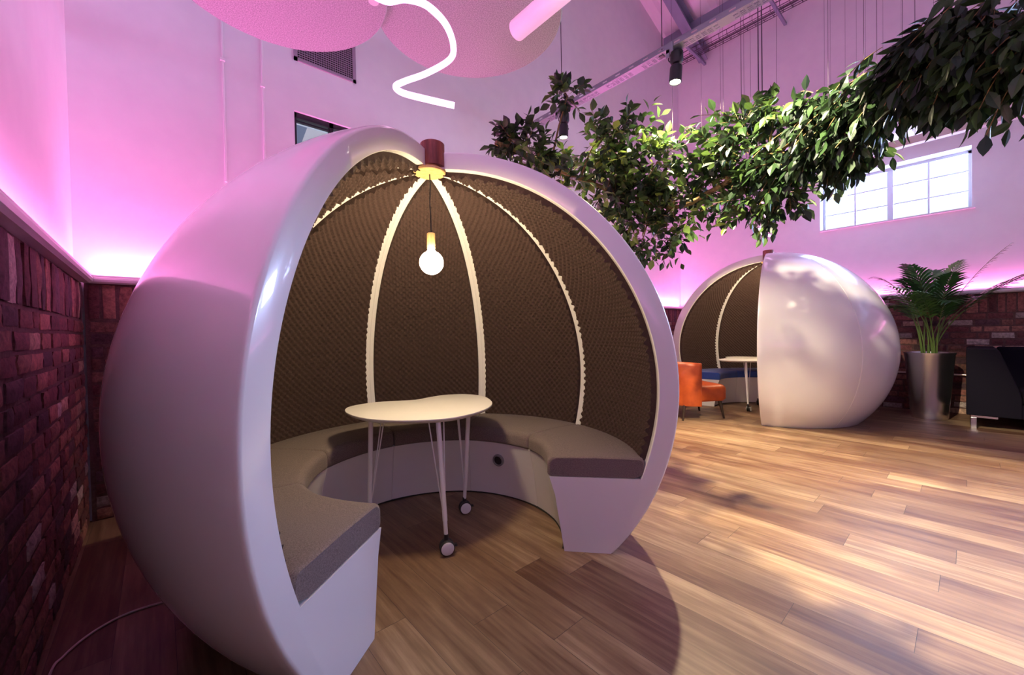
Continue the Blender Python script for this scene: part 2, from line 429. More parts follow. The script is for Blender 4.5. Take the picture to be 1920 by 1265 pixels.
# conduits
for i, (x, zb) in enumerate(((.432, 2.40), (.698, 2.62))):
    th = thing('wall_conduit', ['thin pink painted conduit running up the back wall, the one nearer the corner', 'thin pink painted conduit running up the back wall, the one nearer the vent'][i], 'conduit', (x, YB + PW, zb), 0, 'conduits on the back wall')
    MB().tube([(0, -.009, 0), (0, -.009, 5.0 - zb)], .0085, 10).build('pipe', 'wall_paint', th)
    mb = MB(); mb.box(-.016, -.022, 3.33 - .1 * i - zb, .016, 0, 3.352 - .1 * i - zb); mb.build('clip', 'wall_paint', th, sharp=None, bevel=.002)
# thin pipe along the brickwork on the window wall
th = thing('water_pipe', 'thin pale pipe running along the brick wall behind the planter', 'pipe', (XR, .6, .52))
MB().tube([(-.04, -2.0, 0), (-.04, .62, 0)], .011, 10).build('pipe', 'copper_pipe', th)
for y in (-.85, -.1, .35): MB().box(-.055, y - .012, -.016, .0, y + .012, .016).build('clip', 'copper_pipe', th, sharp=None)

# ------------------------------------------------------------------ the pods
KO = [1.30467, 0.14677, -0.01199, -0.0143, -0.00764, -0.00306, -0.00341]
KI = [1.26736, 0.26701, 0.09308, 0.05455, 0.03417, 0.01539, 0.00307]
ZC = 1.05
def rho(t_, K): return sum(k * np.cos(i * (t_ + PI / 2)) for i, k in enumerate(K))
def prof(K, n, z_lo=0.0, r_top=.05):
    """outline (r, z) from z_lo up to the crown"""
    ts = np.linspace(-1.35, PI / 2, 3000); r = rho(ts, K) * np.cos(ts); z = ZC + rho(ts, K) * np.sin(ts)
    k = (z >= z_lo) & (r >= r_top); r, z = r[k], z[k]
    s = np.concatenate([[0], np.cumsum(np.hypot(np.diff(r), np.diff(z)))]); q = np.linspace(0, s[-1], n)
    r, z = np.interp(q, s, r), np.interp(q, s, z); z[0] = z_lo; return np.stack([r, z], 1)
def normals(P):
    d = np.gradient(P, axis=0); d /= np.linalg.norm(d, axis=1)[:, None]; return np.stack([d[:, 1], -d[:, 0]], 1)
SPAN = math.radians(268.74); SEC = SPAN / 6
NP_ = 72
PO = prof(KO, NP_); NO = normals(PO); PIN = prof(KI, NP_); NI = normals(PIN)
PIN_top = PIN[-1, 1]
def rin(z): return float(np.interp(z, PIN[:, 1], PIN[:, 0]))

def make_pod(label, loc, rz):
    root = thing('seating_pod', label, 'seating pod', loc, rz, 'white spherical seating pods')
    crs = (.0255, .0005, 0)
    # shell: columns of (azimuth, outer inset, inner inset)
    cols = []
    R_ = 1.2
    for s_, io, ii in ((0, .012, .004), (.003, .006, .0015), (.008, .0018, 0), (.016, 0, 0)): cols.append((s_ / R_, io, ii))
    for k in range(6):
        n = 22
        for j in range(1, n): cols.append((k * SEC + SEC * j / n, 0, 0))
        if k < 5:
            c = (k + 1) * SEC
            for d_, g in ((-.0045, 0), (-.0022, .005), (0, .007), (.0022, .005), (.0045, 0)): cols.append((c + d_, g, 0))
    cols = [c for c in cols if .016 / R_ - 1e-6 <= c[0] <= SPAN - .016 / R_ + 1e-6] + [c for c in cols if c[0] < .016 / R_ - 1e-6]
    cols += [(SPAN - c[0], c[1], c[2]) for c in cols if c[0] <= .016 / R_ + 1e-6]
    cols = sorted(set(cols))
    V = []; F = []; n = NP_; m = 2 * n
    for a, io, ii in cols:
        ca, sa = math.cos(a), math.sin(a)
        for i in range(n):
            r, z = PO[i] - NO[i] * io; V.append((r * ca, r * sa, max(z, 0)))
        for i in range(n - 1, -1, -1):
            r, z = PIN[i] + NI[i] * ii; V.append((r * ca, r * sa, max(z, 0)))
    for c in range(len(cols) - 1):
        for i in range(m): F.append((c * m + i, (c + 1) * m + i, (c + 1) * m + (i + 1) % m, c * m + (i + 1) % m))
    for c, flip in ((0, False), (len(cols) - 1, True)):
        for i in range(n - 1):
            q = (c * m + i, c * m + i + 1, c * m + m - 2 - i, c * m + m - 1 - i)
            F.append(q if not flip else q[::-1])
    MB().add(V, F).build('shell', 'gelcoat', root, sharp=38)
    # bench base
    zb = .405; V = []; F = []; cols = []
    for k in range(6):
        for j in range(15): cols.append((k * SEC + SEC * j / 14, 0))
    cols = sorted(set([(round(c[0], 6), 0) for c in cols])); out = []
    for a, g in cols:
        if any(abs(a - k * SEC) < 1e-4 for k in range(1, 6)): out += [(a - .004, 0), (a - .001, .004), (a + .001, .004), (a + .004, 0)]
        else: out.append((a, 0))
    for a, g in out:
        # a slight dip of the front face at the middle of each section
        fr = (a % SEC) / SEC; dip = -.02 * math.sin(PI * fr) if 0 < fr < 1 else 0
        end = min(a, SPAN - a); e = max(0, 1 - end / .5)
        lp = [(.745 - .03 * e + dip * .3 + g, 0), (.705 - .035 * e + dip * .3 + g, zb - .1), (.675 - .035 * e + dip * .3 + g, zb), (rin(zb) + .03, zb), (rin(.2) + .03, .2), (rin(0.01) + .03, 0)]
        if a < 1e-5 or a > SPAN - 1e-5: lp = [(r_, z_) for r_, z_ in lp]
        for r_, z_ in lp: V.append((r_ * math.cos(a), r_ * math.sin(a), z_))
    m = 6
    for c in range(len(out) - 1):
        for i in range(m): F.append((c * m + i, (c + 1) * m + i, (c + 1) * m + (i + 1) % m, c * m + (i + 1) % m))
    F += [tuple(range(m - 1, -1, -1)), tuple((len(out) - 1) * m + i for i in range(m))]
    base = MB().add(V, F).build('bench_base', 'gelcoat', root, sharp=30)
    mb = MB(); V = []; F = []; N = 90
    for i in range(N + 1):
        a = SPAN * i / N
        for r_, z_ in ((.741, 0), (.741, .010), (.78, .010)): V.append((r_ * math.cos(a), r_ * math.sin(a), z_ + .001))
    # dark joint at the floor
    V = []; F = []
    for i in range(N + 1):
        a = .03 + (SPAN - .06) * i / N; e = max(0, 1 - min(a, SPAN - a) / .5)
        for r_, z_ in ((.739 - .03 * e - .006, .0015), (.739 - .03 * e - .007, .007), (.76, .007), (.76, .0015)): V.append((r_ * math.cos(a), r_ * math.sin(a), z_))
    for c in range(N):
        for i in range(4): F.append((c * 4 + i, (c + 1) * 4 + i, (c + 1) * 4 + (i + 1) % 4, c * 4 + (i + 1) % 4))
    MB().add(V, F).build('base_joint', 'dark_line', base, sharp=None)
    # cable port in the bench front
    ap = math.radians(20.3 + 49.7); R0 = .704
    m_ = Matrix.Rotation(ap, 4, 'Z') @ Matrix.Translation((R0, 0, .273)) @ Matrix.Rotation(math.radians(-95), 4, 'Y')
    po = MB().lathe([(.031, 0), (.031, .018), (.034, .021), (.041, .020), (.044, .014), (.044, 0)], 36, mat=m_).build('cable_port', 'port_ring', base)
    MB().lathe([(0, .013), (.031, .013)], 36, mat=m_).build('port_opening', 'dark_line', po)
    # cushions
    z0, z1 = .405, .512
    for k in range(6):
        a0, a1 = k * SEC + .0016, (k + 1) * SEC - .0016
        if k == 0: a0 = .004
        if k == 5: a1 = SPAN - .004
        cols = []
        for s_, g in ((0, .018), (.003, .010), (.010, .003), (.020, 0)): cols.append((a0 + s_ / .8, g))
        for j in range(1, 16): cols.append((a0 + .03 + (a1 - a0 - .06) * j / 16, 0))
        for s_, g in ((.020, 0), (.010, .003), (.003, .010), (0, .018)): cols.append((a1 - s_ / .8, g))
        V = []; F = []
        for a, g in cols:
            e = max(0, 1 - min(a, SPAN - a) / .5); fr = (a - k * SEC) / SEC
            r0 = .665 - .038 * e - .012 * math.sin(PI * fr) + g; r1 = 1.145 - g * .5
            rc = .042; zz1 = z1 - g * .35 - .000; zz0 = z0 + g * .2
            lp = []
            for q in range(7):
                th_ = PI + (PI / 2) * q / 6; lp.append((r0 + rc * .45 + rc * .45 * math.cos(th_), zz0 + rc * .45 + rc * .45 * math.sin(th_)))
            lp = lp[::1]
            bottom = [(r1 - .05, zz0)]
            back = [(r1, zz0 + .02), (r1, zz1 - .02), (r1 - .008, zz1 - .006), (r1 - .02, zz1)]
            topc = []
            for q in range(9):
                th_ = PI / 2 + (PI / 2) * q / 8; topc.append((r0 + rc + rc * math.cos(th_), zz1 - rc + rc * math.sin(th_)))
            mid = [(r1 - .12, zz1 + .002), ((r0 + r1) / 2, zz1 + .004), (r0 + .12, zz1 + .002)]
            loop = lp + bottom + back + mid + topc
            for r_, z_ in loop: V.append((r_ * math.cos(a), r_ * math.sin(a), z_))
        m = len(loop)
        for c in range(len(cols) - 1):
            for i in range(m): F.append((c * m + i, (c + 1) * m + i, (c + 1) * m + (i + 1) % m, c * m + (i + 1) % m))
        F += [tuple(range(m - 1, -1, -1)), tuple((len(cols) - 1) * m + i for i in range(m))]
        MB().add(V, F).build('seat_cushion', 'grey_felt', root, sharp=42)
    # foam liners and the white ribs between them
    nz = 210; FP = prof(KI, nz, .50, .075); FN = normals(FP)
    arc = np.concatenate([[0], np.cumsum(np.hypot(np.diff(FP[:, 0]), np.diff(FP[:, 1])))])
    pitch = .048; NU = 108
    for k in range(6):
        V = np.zeros((nz, NU + 1, 3)); W = np.zeros((nz, 2, 3))
        for i in range(nz):
            r, z = FP[i]; rr = max(r, .09); g0 = (.034 if k > 0 else .042) / rr; g1 = (.034 if k < 5 else .042) / rr
            a = np.linspace(k * SEC + g0, (k + 1) * SEC - g1, NU + 1); mid = (k + .5) * SEC
            if a[0] > a[-1]: a[:] = mid
            xs = (a - mid) * r
            h = .030 + .0145 * np.sin(2 * PI * xs / pitch) * np.sin(2 * PI * arc[i] / pitch)
            nr, nzv = FN[i]; R2 = r - nr * h; Z2 = z - nzv * h
            V[i, :, 0] = R2 * np.cos(a); V[i, :, 1] = R2 * np.sin(a); V[i, :, 2] = Z2
            R3 = r - nr * .001; Z3 = z - nzv * .001
            for q, aa in enumerate((a[0], a[-1])): W[i, q] = (R3 * math.cos(aa), R3 * math.sin(aa), Z3)
        vs = V.reshape(-1, 3).tolist(); nv = len(vs); ws = W.reshape(-1, 3).tolist(); C_ = NU + 1
        F = [(i * C_ + j, (i + 1) * C_ + j, (i + 1) * C_ + j + 1, i * C_ + j + 1) for i in range(nz - 1) for j in range(NU)]
        F += [(nv + 2 * i, nv + 2 * i + 2, (i + 1) * C_, i * C_) for i in range(nz - 1)]
        F += [(nv + 2 * i + 3, nv + 2 * i + 1, i * C_ + NU, (i + 1) * C_ + NU) for i in range(nz - 1)]
        MB().add(vs + ws, F).build('foam_panel', 'foam', root, sharp=60)
    RP = prof(KI, 60, .50, .05); RN = normals(RP)
    for k in range(1, 6):
        V = []; F = []; w = .040
        ds = ((-w, .0005), (-w, .004), (-.006, .004), (-.003, .001), (.003, .001), (.006, .004), (w, .004), (w, .0005)); m = len(ds)
        for i in range(60):
            r, z = RP[i]
            for d_, h in ds:
                a = k * SEC + max(-.35, min(.35, d_ / max(r, .05))); R2 = r - RN[i, 0] * h; V.append((R2 * math.cos(a), R2 * math.sin(a), z - RN[i, 1] * h))
        for c in range(59):
            for i in range(m - 1): F.append((c * m + i, c * m + i + 1, (c + 1) * m + i + 1, (c + 1) * m + i))
        MB().add(V, F).build('rib', 'gelcoat', root, sharp=30)
    # crown block
    cr = MB().lathe([(0, 2.252), (.060, 2.252), (.066, 2.247), (.0665, 2.12), (0, 2.12)], 48, c=(.020, -.002, 0)).build('crown_block', 'red_walnut', root)
    MB().lathe([(0, 2.121), (.060, 2.121), (.064, 2.106), (.084, 2.104), (.089, 2.098), (.088, 2.090), (.084, 2.086), (0, 2.085)], 56).build('crown_plate', 'pale_oak', cr)
    return root

P1 = (1.1673, 1.9966, 0); P2 = (6.4189, 1.8423, 0)
RZ1 = -0.8674; RZ2 = 3.3294
pod1 = make_pod('large white round seating pod in the foreground with grey cushions and brown foam lining', P1, RZ1)
pod2 = dup(pod1, P2, RZ2, 'white round seating pod by the window wall with blue cushions, leaf shadows on its side')
for c in kids(pod2):
    if c.name.startswith('seat_cushion'):
        c.data = c.data.copy(); c.data.materials[0] = M['blue_felt']

# pendant lamps
def make_lamp(label, loc):
    th = thing('pendant_lamp', label, 'pendant lamp', loc, 0, 'bulb pendants hanging in the pods')
    MB().tube([(0, 0, 2.0855), (.003, 0, 2.02), (-.003, 0, 1.93), (.001, 0, 1.84), (.002, 0, 1.755)], .0035, 8).build('cord', 'black_cord', th)
    MB().lathe([(0, 1.757), (.020, 1.757), (.0225, 1.754), (.0225, 1.672), (.020, 1.669), (0, 1.669)], 32).build('lamp_holder', 'pale_oak', th)
    R0 = .066; zc = 1.592; pr = [(.019, 1.670), (.020, 1.662), (.026, 1.652)]
    for k in range(1, 19):
        a = math.radians(62 - k * 152 / 18); pr.append((R0 * math.cos(a), zc + R0 * math.sin(a)))
    pr.append((0, zc - R0)); MB().lathe(pr, 40).build('bulb', 'bulb_glass', th)
    return th
lamp1 = make_lamp('glowing round bulb on a black cord hanging in the foreground pod', P1)
dup(lamp1, P2, 0, 'round bulb on a cord hanging inside the pod by the window wall')

# ------------------------------------------------------------------ kidney tables
KID = [(0.853, 2.368), (0.864, 2.56), (0.942, 2.700), (1.12, 2.735), (1.27, 2.665), (1.38, 2.615), (1.50, 2.640), (1.64, 2.645), (1.758, 2.564), (1.800, 2.44), (1.778, 2.300), (1.676, 2.114),
       (1.54, 1.990), (1.355, 1.920), (1.186, 1.925), (1.01, 2.040), (0.900, 2.190)]
def catmull(P, n=8):
    out = []; m = len(P)
    for i in range(m):
        p0, p1, p2, p3 = [np.array(P[(i + k) % m]) for k in (-1, 0, 1, 2)]
        for j in range(n):
            u_ = j / n; out.append(.5 * ((2 * p1) + (p2 - p0) * u_ + (2 * p0 - 5 * p1 + 4 * p2 - p3) * u_ ** 2 + (3 * p1 - p0 - 3 * p2 + p3) * u_ ** 3))
    return np.array(out)
TC = np.array([1.30, 2.30])
def make_table(label, loc, rz):
    th = thing('kidney_table', label, 'table', loc, rz, 'white kidney tables in the pods')
    O = catmull(KID) - TC; m = len(O)
    d = np.roll(O, -1, 0) - np.roll(O, 1, 0); nn = np.stack([d[:, 1], -d[:, 0]], 1); nn /= np.linalg.norm(nn, axis=1)[:, None]
    if np.sum(nn * O) < 0: nn = -nn
    V = []; F = []
    for ins, z in ((.020, .698), (.004, .710), (.0, .714), (.0, .720), (.002, .722)):
        for p in (O - nn * ins): V.append((p[0], p[1], z))
    for l in range(4):
        for i in range(m): F.append((l * m + i, l * m + (i + 1) % m, (l + 1) * m + (i + 1) % m, (l + 1) * m + i))
    F += [tuple(4 * m + i for i in range(m)), tuple(i for i in range(m))[::-1]]
    MB().add(V, F).build('tabletop', 'table_laminate', th, sharp=40)
    for k, (tx, ty, fx, fy) in enumerate(((1.175, 1.975, 1.150, 1.875), (1.50, 2.14, 1.505, 2.215), (.955, 2.385, .925, 2.365))):
        tp = Vector((tx - TC[0], ty - TC[1], .70)); ft = Vector((fx - TC[0], fy - TC[1], .085))
        def on(f): return ft + (tp - ft) * f
        leg = MB().tube([on(0), on(.14), on(.141), on(1)], [.0115, .0115, .0135, .0145], 16).build('leg', 'white_metal', th)
        ang = math.atan2(tp.y, tp.x) + PI
        for s_ in (-1, 1):
            side = Vector((math.cos(ang + s_ * .55), math.sin(ang + s_ * .55), 0)) * .085
            a = tp + side; b_ = on(.17) + side * .10
            MB().tube([a, b_, on(.155) + side * .05, on(.15)], .0038, 8).build('brace_rod', 'white_metal', leg)
        # castor
        ax_ = Vector((-.36, -.93, 0)).normalized()
        axr = ax_; fwd = Vector((-axr.y, axr.x, 0)); cen = ft + axr * .026; cen.z = .041
        m_ = Matrix((axr, fwd, Vector((0, 0, 1)))).transposed().to_4x4(); m_ = m_ @ Matrix.Rotation(PI / 2, 4, 'Y'); m_.translation = cen
        ca = MB().lathe([(0, -.011), (.034, -.011), (.040, -.007), (.041, 0), (.040, .007), (.036, .011), (0, .011)], 32, mat=m_)
        m2 = m_.copy(); m2.translation = cen - axr * .030
        ca.lathe([(0, -.009), (.034, -.009), (.040, -.005), (.040, .005), (.034, .009), (0, .009)], 32, mat=m2)
        ca.tube([ft + Vector((0, 0, .02)), ft + Vector((0, 0, -.032))], .013, 12)
        ca.box(-.008, .006, .035, .012, .058, .045, mat=Matrix.Translation((ft.x, ft.y, 0)) @ Matrix((axr, fwd, Vector((0, 0, 1)))).transposed().to_4x4())
        castor = ca.build('castor', 'black_plastic', leg)
        m3 = m_.copy(); m3.translation = cen + axr * .0112 * 1
        # white disc on the outer face of the wheel
        MB().lathe([(0, .0035), (.030, .0035), (.0345, .001), (.0345, -.001)], 32, mat=m3).build('wheel_cap', 'white_disc', castor)
        m4 = m2 @ Matrix.Rotation(PI, 4, 'Y'); m4.translation = cen - axr * .0392
        MB().lathe([(0, .0035), (.030, .0035), (.0345, .001), (.0345, -.001)], 32, mat=m4).build('wheel_cap', 'white_disc', castor)
    return th
table1 = make_table('white kidney shaped table on castors inside the foreground pod', (TC[0], TC[1], 0), 0)
table2 = dup(table1, (6.62, 2.13, 0), .35, 'white kidney shaped table on castors inside the pod by the window wall')

# ------------------------------------------------------------------ orange tub chair
def make_chair():
    f = Vector((.85, -.53, 0)).normalized(); ang = math.atan2(f.y, f.x)
    th = thing('tub_chair', 'orange leather tub chair with dark tapered legs between the two pods', 'armchair', (5.42, 2.52, 0), ang)
    # seat block (x forward)
    def slab(mb, hw, x0, x1, z0, z1, rcorner, crown):
        pts = []
        for cx_, cy_, a0 in ((x1 - rcorner, hw - rcorner, 0), (x0 + .12, hw - .12, PI / 2), (x0 + .12, -hw + .12, PI), (x1 - rcorner, -hw + rcorner, 1.5 * PI)):
            rr = rcorner if cx_ > 0 else .12
            for q in range(7): a = a0 + PI / 2 * q / 6; pts.append((cx_ + rr * math.cos(a), cy_ + rr * math.sin(a)))
        m = len(pts); V = []; F = []; cen = ((x0 + x1) / 2, 0)
        lv = [(.03, z0), (.0, z0 + .03), (0, z1 - .05), (.012, z1 - .02), (.04, z1), (.12, z1 + crown * .7)]
        for ins, z in lv:
            for x, y in pts:
                d = Vector((x - cen[0], y, 0)); L_ = d.length; d *= (L_ - ins) / L_; V.append((cen[0] + d.x, d.y, z))
        V.append((cen[0], 0, z1 + crown)); V.append((cen[0], 0, z0))
        for l in range(len(lv) - 1):
            for i in range(m): F.append((l * m + i, l * m + (i + 1) % m, (l + 1) * m + (i + 1) % m, (l + 1) * m + i))
        k = (len(lv) - 1) * m
        F += [(k + i, k + (i + 1) % m, len(V) - 2) for i in range(m)] + [((i + 1) % m, i, len(V) - 1) for i in range(m)]
        mb.add(V, F)
    mb = MB(); slab(mb, .30, -.24, .38, .235, .44, .10, .02); mb.build('seat', 'orange_leather', th, sharp=60)
    # wrap-around back
    V = []; F = []; N = 40
    for i in range(N + 1):
        u_ = -1 + 2 * i / N; a = PI + u_ * PI * .47; flat = abs(u_)
        ox, oy = -.02 + .33 * math.cos(a), .36 * math.sin(a)
        th_ = .055; top = .755 - .02 * flat ** 4; endr = max(0, (flat - .93) / .07)
        d = Vector((math.cos(a), math.sin(a), 0))
        lean = .035
        sec = [(0, .20), (.012, .185), (th_ - .01, .19), (th_, .21), (th_ + lean, top - .04), (th_ + lean - .012, top - .008), (th_ / 2 + lean, top + .006), (.012 + lean, top - .008), (lean, top - .04)]
        for w_, z in sec:
            w2_ = (w_ - th_ / 2 - lean / 2) * (1 - .75 * endr ** 2) + th_ / 2 + lean / 2 if endr > 0 else w_
            V.append((ox + d.x * (w2_ - th_ + .0), oy + d.y * (w2_ - th_), z))
    m = 9
    for c in range(N):
        for i in range(m): F.append((c * m + i, (c + 1) * m + i, (c + 1) * m + (i + 1) % m, c * m + (i + 1) % m))
    F += [tuple(range(m - 1, -1, -1)), tuple(N * m + i for i in range(m))]
    MB().add(V, F).build('backrest', 'orange_leather', th, sharp=50)
    for x, y in ((.28, -.24), (.28, .24), (-.22, -.24), (-.22, .24)):
        dx = .05 if x > 0 else -.04
        MB().tube([(x, y, .24), (x + dx, y * 1.08, 0)], [.024, .012], 14).build('leg', 'dark_wood', th)
    return th
make_chair()

# ------------------------------------------------------------------ planter and palm
PL = (7.335, .330, 0)
th = thing('planter', 'tall tapered brushed steel planter against the brick wall beside the sofa', 'planter', PL)
MB().lathe([(0, 0), (.165, 0), (.170, .006), (.228, .80), (.236, .82), (.236, .832), (.222, .832), (.214, .78), (0, .78)], 72).build('pot', 'brushed_steel', th)
MB().lathe([(0, .795), (.12, .800), (.2135, .785)], 40).build('soil', 'soil', th)
th = thing('potted_palm', 'leafy green palm growing in the steel planter', 'palm', (PL[0], PL[1], .79))
random.seed(21)
def frond(az, H_, reach, droop, nl, ll, tone, sx_=0, sy_=0):
    st = MB(); lf = MB(); pts = []; n = 22
    for i in range(n + 1):
        u_ = i / n; out = reach * (u_ ** 1.7); up_ = H_ * (u_ - droop * u_ ** 3.2)
        pts.append(Vector((sx_ + math.cos(az) * out, sy_ + math.sin(az) * out, up_)))
    st.tube(pts, [.0075 * (1 - .8 * i / n) for i in range(n + 1)], 6, tone=.4)
    side = Vector((-math.sin(az), math.cos(az), 0))
    for k in range(nl):
        u_ = .48 + .52 * k / (nl - 1); i = min(n - 1, int(u_ * n)); p = pts[i].lerp(pts[i + 1], u_ * n - i); tg = (pts[i + 1] - pts[i]).normalized()
        for s_ in (-1, 1):
            L_ = ll * math.sin(PI * (.18 + .74 * (u_ - .48) / .52)) * random.uniform(.85, 1.1)
            d = (tg * .95 + side * s_ * (.8 - .5 * (u_ - .48)) + Vector((0, 0, .12))).normalized()
            w_ = .011 + .005 * random.random(); nrm = tg.cross(d).normalized(); wv = d.cross(nrm).normalized()
            q = []; m_ = 5; tn = min(1, max(0, tone + random.uniform(-.2, .2)))
            for j in range(m_ + 1):
                v_ = j / m_; c = p + d * (L_ * v_) + Vector((0, 0, -.35 * L_ * v_ ** 2.2)); ww = w_ * (math.sin(PI * min(1, v_ * .9 + .1)) + .05) * (1 if j < m_ else 0)
                q += [c - wv * ww, c + wv * ww]
            lf.add(q, [(2 * j, 2 * j + 1, 2 * j + 3, 2 * j + 2) for j in range(m_)], tn)
    return st, lf
fr_specs = []
for i in range(15):
    az = i * 2.399 + random.uniform(-.25, .25); inner = i / 14
    fr_specs.append((az, random.uniform(1.0, 1.45) * (1 - .12 * (1 - inner)), random.uniform(.35, .85) * (1.25 - .7 * inner), random.uniform(.10, .38), random.random()))
fr_specs += [(2.78, 1.05, .95, .22, .9), (2.98, 1.0, .75, .25, .8), (-1.3, 1.25, .95, .22, .5), (-1.7, 1.15, .9, .15, .3), (-1.55, 1.35, .6, .08, .7)]
for az, H_, rc_, dr, tn in fr_specs:
    if math.cos(az) > .2: rc_ = min(rc_, .27 / math.cos(az))
    if abs((az - 2.12 + PI) % (2 * PI) - PI) < .6: rc_ = min(rc_, .45)
    st, lf = frond(az, H_ * 1.04, rc_, dr, 15, random.uniform(.27, .38), tn, .07 * math.cos(az + 1), .07 * math.sin(az + 1))
    so = st.build('frond_stem', 'palm_stem', th, tones=True); lf.build('frond_leaf', 'palm_leaf', so, sharp=None, tones=True)

# ------------------------------------------------------------------ navy sofa
th = thing('sofa', 'dark navy sofa with chrome feet at the right edge beside the planter', 'sofa', (6.90, .018, 0))
# local: +x to the wall, -y along the sofa
def prism_x(poly, x0, x1):      # polygon in (y,z)
    n = len(poly); V = [(x0, y, z) for y, z in poly] + [(x1, y, z) for y, z in poly]
    return MB().add(V, [tuple(range(n - 1, -1, -1)), tuple(range(n, 2 * n))] + [(i, (i + 1) % n, n + (i + 1) % n, n + i) for i in range(n)])
prism_x([(0, .15), (0, .885), (-.02, .900), (-.215, .900), (-.245, .875), (-.375, .47), (-.40, .36), (-.40, .15)], 0, .86).build('arm', 'navy_fabric', th, sharp=40, bevel=.012, seg=3)
prism_x([(-2.3, .15), (-2.3, .36), (-2.325, .47), (-2.455, .875), (-2.485, .900), (-2.68, .900), (-2.70, .885), (-2.70, .15)], 0, .86).build('arm', 'navy_fabric', th, sharp=40, bevel=.012, seg=3)
mb = MB(); mb.add([(.62, -.38, .15), (.86, -.38, .15), (.86, -2.32, .15), (.62, -2.32, .15), (.70, -.24, .90), (.86, -.24, .90), (.86, -2.46, .90), (.70, -2.46, .90)], [(0, 1, 2, 3), (7, 6, 5, 4), (4, 5, 1, 0), (5, 6, 2, 1), (6, 7, 3, 2), (7, 4, 0, 3)])
mb.build('backrest', 'navy_fabric', th, sharp=40, bevel=.03, seg=4)
MB().box(.02, -2.31, .15, .64, -.39, .30).build('seat_frame', 'navy_fabric', th, sharp=40, bevel=.01)
for k in range(2): MB().box(.005, -.395 - .955 * (k + 1) + .005, .30, .66, -.395 - .955 * k - .005, .44).build('seat_cushion', 'navy_fabric', th, sharp=40, bevel=.03, seg=4)
for sx_ in (.02, .80):
    for y0_, s_ in ((-.035, -1), (-2.665, 1)):
        mb = MB(); mb.box(sx_, min(y0_, y0_ + s_ * .20), .125, sx_ + .04, max(y0_, y0_ + s_ * .20), .15); mb.box(sx_, min(y0_, y0_ + s_ * .045), 0, sx_ + .04, max(y0_, y0_ + s_ * .045), .125)
        mb.build('foot', 'chrome', th, sharp=None, bevel=.002)

# ------------------------------------------------------------------ ceiling rafts
def raft(c, r, z, label, mat, grp):
    th_ = .045
    th = thing('acoustic_raft', label, 'ceiling panel', (c[0], c[1], z), 0, grp)
    MB().lathe([(0, 0), (r - .006, 0), (r, .006), (r, th_ - .006), (r - .006, th_), (0, th_)], 128).build('panel', mat, th)
    for k in range(3):
        a = 2 * PI * k / 3 + .4; x, y = .6 * r * math.cos(a), .6 * r * math.sin(a)
        MB().tube([(x, y, th_), (x, y, roof_z(c[0] + x) - z)], .0012, 6).build('suspension_wire', 'wire', th)
raft((.535, 2.505), .585, 3.15, 'round speckled felt ceiling raft, the left one above the foreground pod', 'speckled_felt', 'felt ceiling rafts')
raft((1.56, 2.122), .590, 3.20, 'round speckled felt ceiling raft behind the curly neon tube', 'speckled_felt', 'felt ceiling rafts')
raft((5.902, .829), .62, 3.40, 'round pale ceiling raft just behind the hanging leaves above the bright window', 'acoustic_white', 'pale ceiling rafts')
raft((6.10, .52), .60, 3.50, 'round pale ceiling raft, the middle one of those above the bright window', 'acoustic_white', 'pale ceiling rafts')
raft((6.75, .80), .905, 3.57, 'round pale ceiling raft nearest the bright window', 'acoustic_white', 'pale ceiling rafts')
# boxed duct beside the window wall
th = thing('ceiling_trunking', 'long beige boxed trunking hung in front of the bright window', 'trunking', (6.5, 0, 3.235))
MB().box(-.045, -3.6, 0, .045, 3.2, .085).build('trunking_body', 'beige_paint', th, sharp=None, bevel=.004)
mb = MB()
for y in (-3.2, -1.6, 0.4, 2.2): mb.tube([(0, y, .085), (0, y, roof_z(6.5) - 3.235)], .003, 6)
mb.build('hanger', 'wire', th)

# ------------------------------------------------------------------ neon and tube lamps
CTRL = [(0.819, 1.889, 2.82), (0.843, 1.78, 2.74), (0.888, 1.7, 2.724), (0.975, 1.66, 2.715), (1.088, 1.681, 2.697), (1.2, 1.783, 2.699), (1.248, 1.894, 2.702), (1.195, 2.052, 2.684), (1.094, 2.118, 2.631), (1.004, 2.055, 2.538), (0.983, 1.935, 2.441), (1.059, 1.824, 2.387), (1.182, 1.758, 2.37)]
CTRL2 = [(6.042, 1.833, 3.121), (5.919, 1.664, 2.976), (5.747, 1.65, 2.841), (5.886, 1.751, 2.815), (6.148, 1.817, 2.77), (5.992, 1.748, 2.614), (5.907, 1.76, 2.506), (6.093, 1.873, 2.473), (6.218, 1.828, 2.447), (6.059, 1.695, 2.371)]
def smooth_open(P, n=10):
    out = []; P = [2 * np.array(P[0]) - np.array(P[1])] + [np.array(p) for p in P] + [2 * np.array(P[-1]) - np.array(P[-2])]
    for i in range(1, len(P) - 2):
        p0, p1, p2, p3 = P[i - 1:i + 3]
        for j in range(n):
            u_ = j / n; out.append(.5 * ((2 * p1) + (p2 - p0) * u_ + (2 * p0 - 5 * p1 + 4 * p2 - p3) * u_ ** 2 + (3 * p1 - p0 - 3 * p2 + p3) * u_ ** 3))
    out.append(P[-2]); return [Vector(p) for p in out]
c0 = Vector(CTRL[0])
th = thing('neon_tube', 'curly glowing pink neon tube hanging above the foreground pod', 'neon light', c0)
MB().tube([p - c0 for p in smooth_open(CTRL)], .016, 14).build('flex', 'led_flex', th)
MB().tube([(0, 0, -.02), (0, 0, roof_z(c0.x) - c0.z)], .004, 8).build('suspension_wire', 'wire', th)
mb = MB().tube([(0, 0, -.03), (0, 0, .05)], .024, 14); mb.build('end_cap', 'white_metal', th)
MB().tube([p - c0 + Vector((.014, .01, -.012)) for p in smooth_open(CTRL[3:6])], .003, 8).build('lead', 'white_metal', th)
c0 = Vector(CTRL2[0])
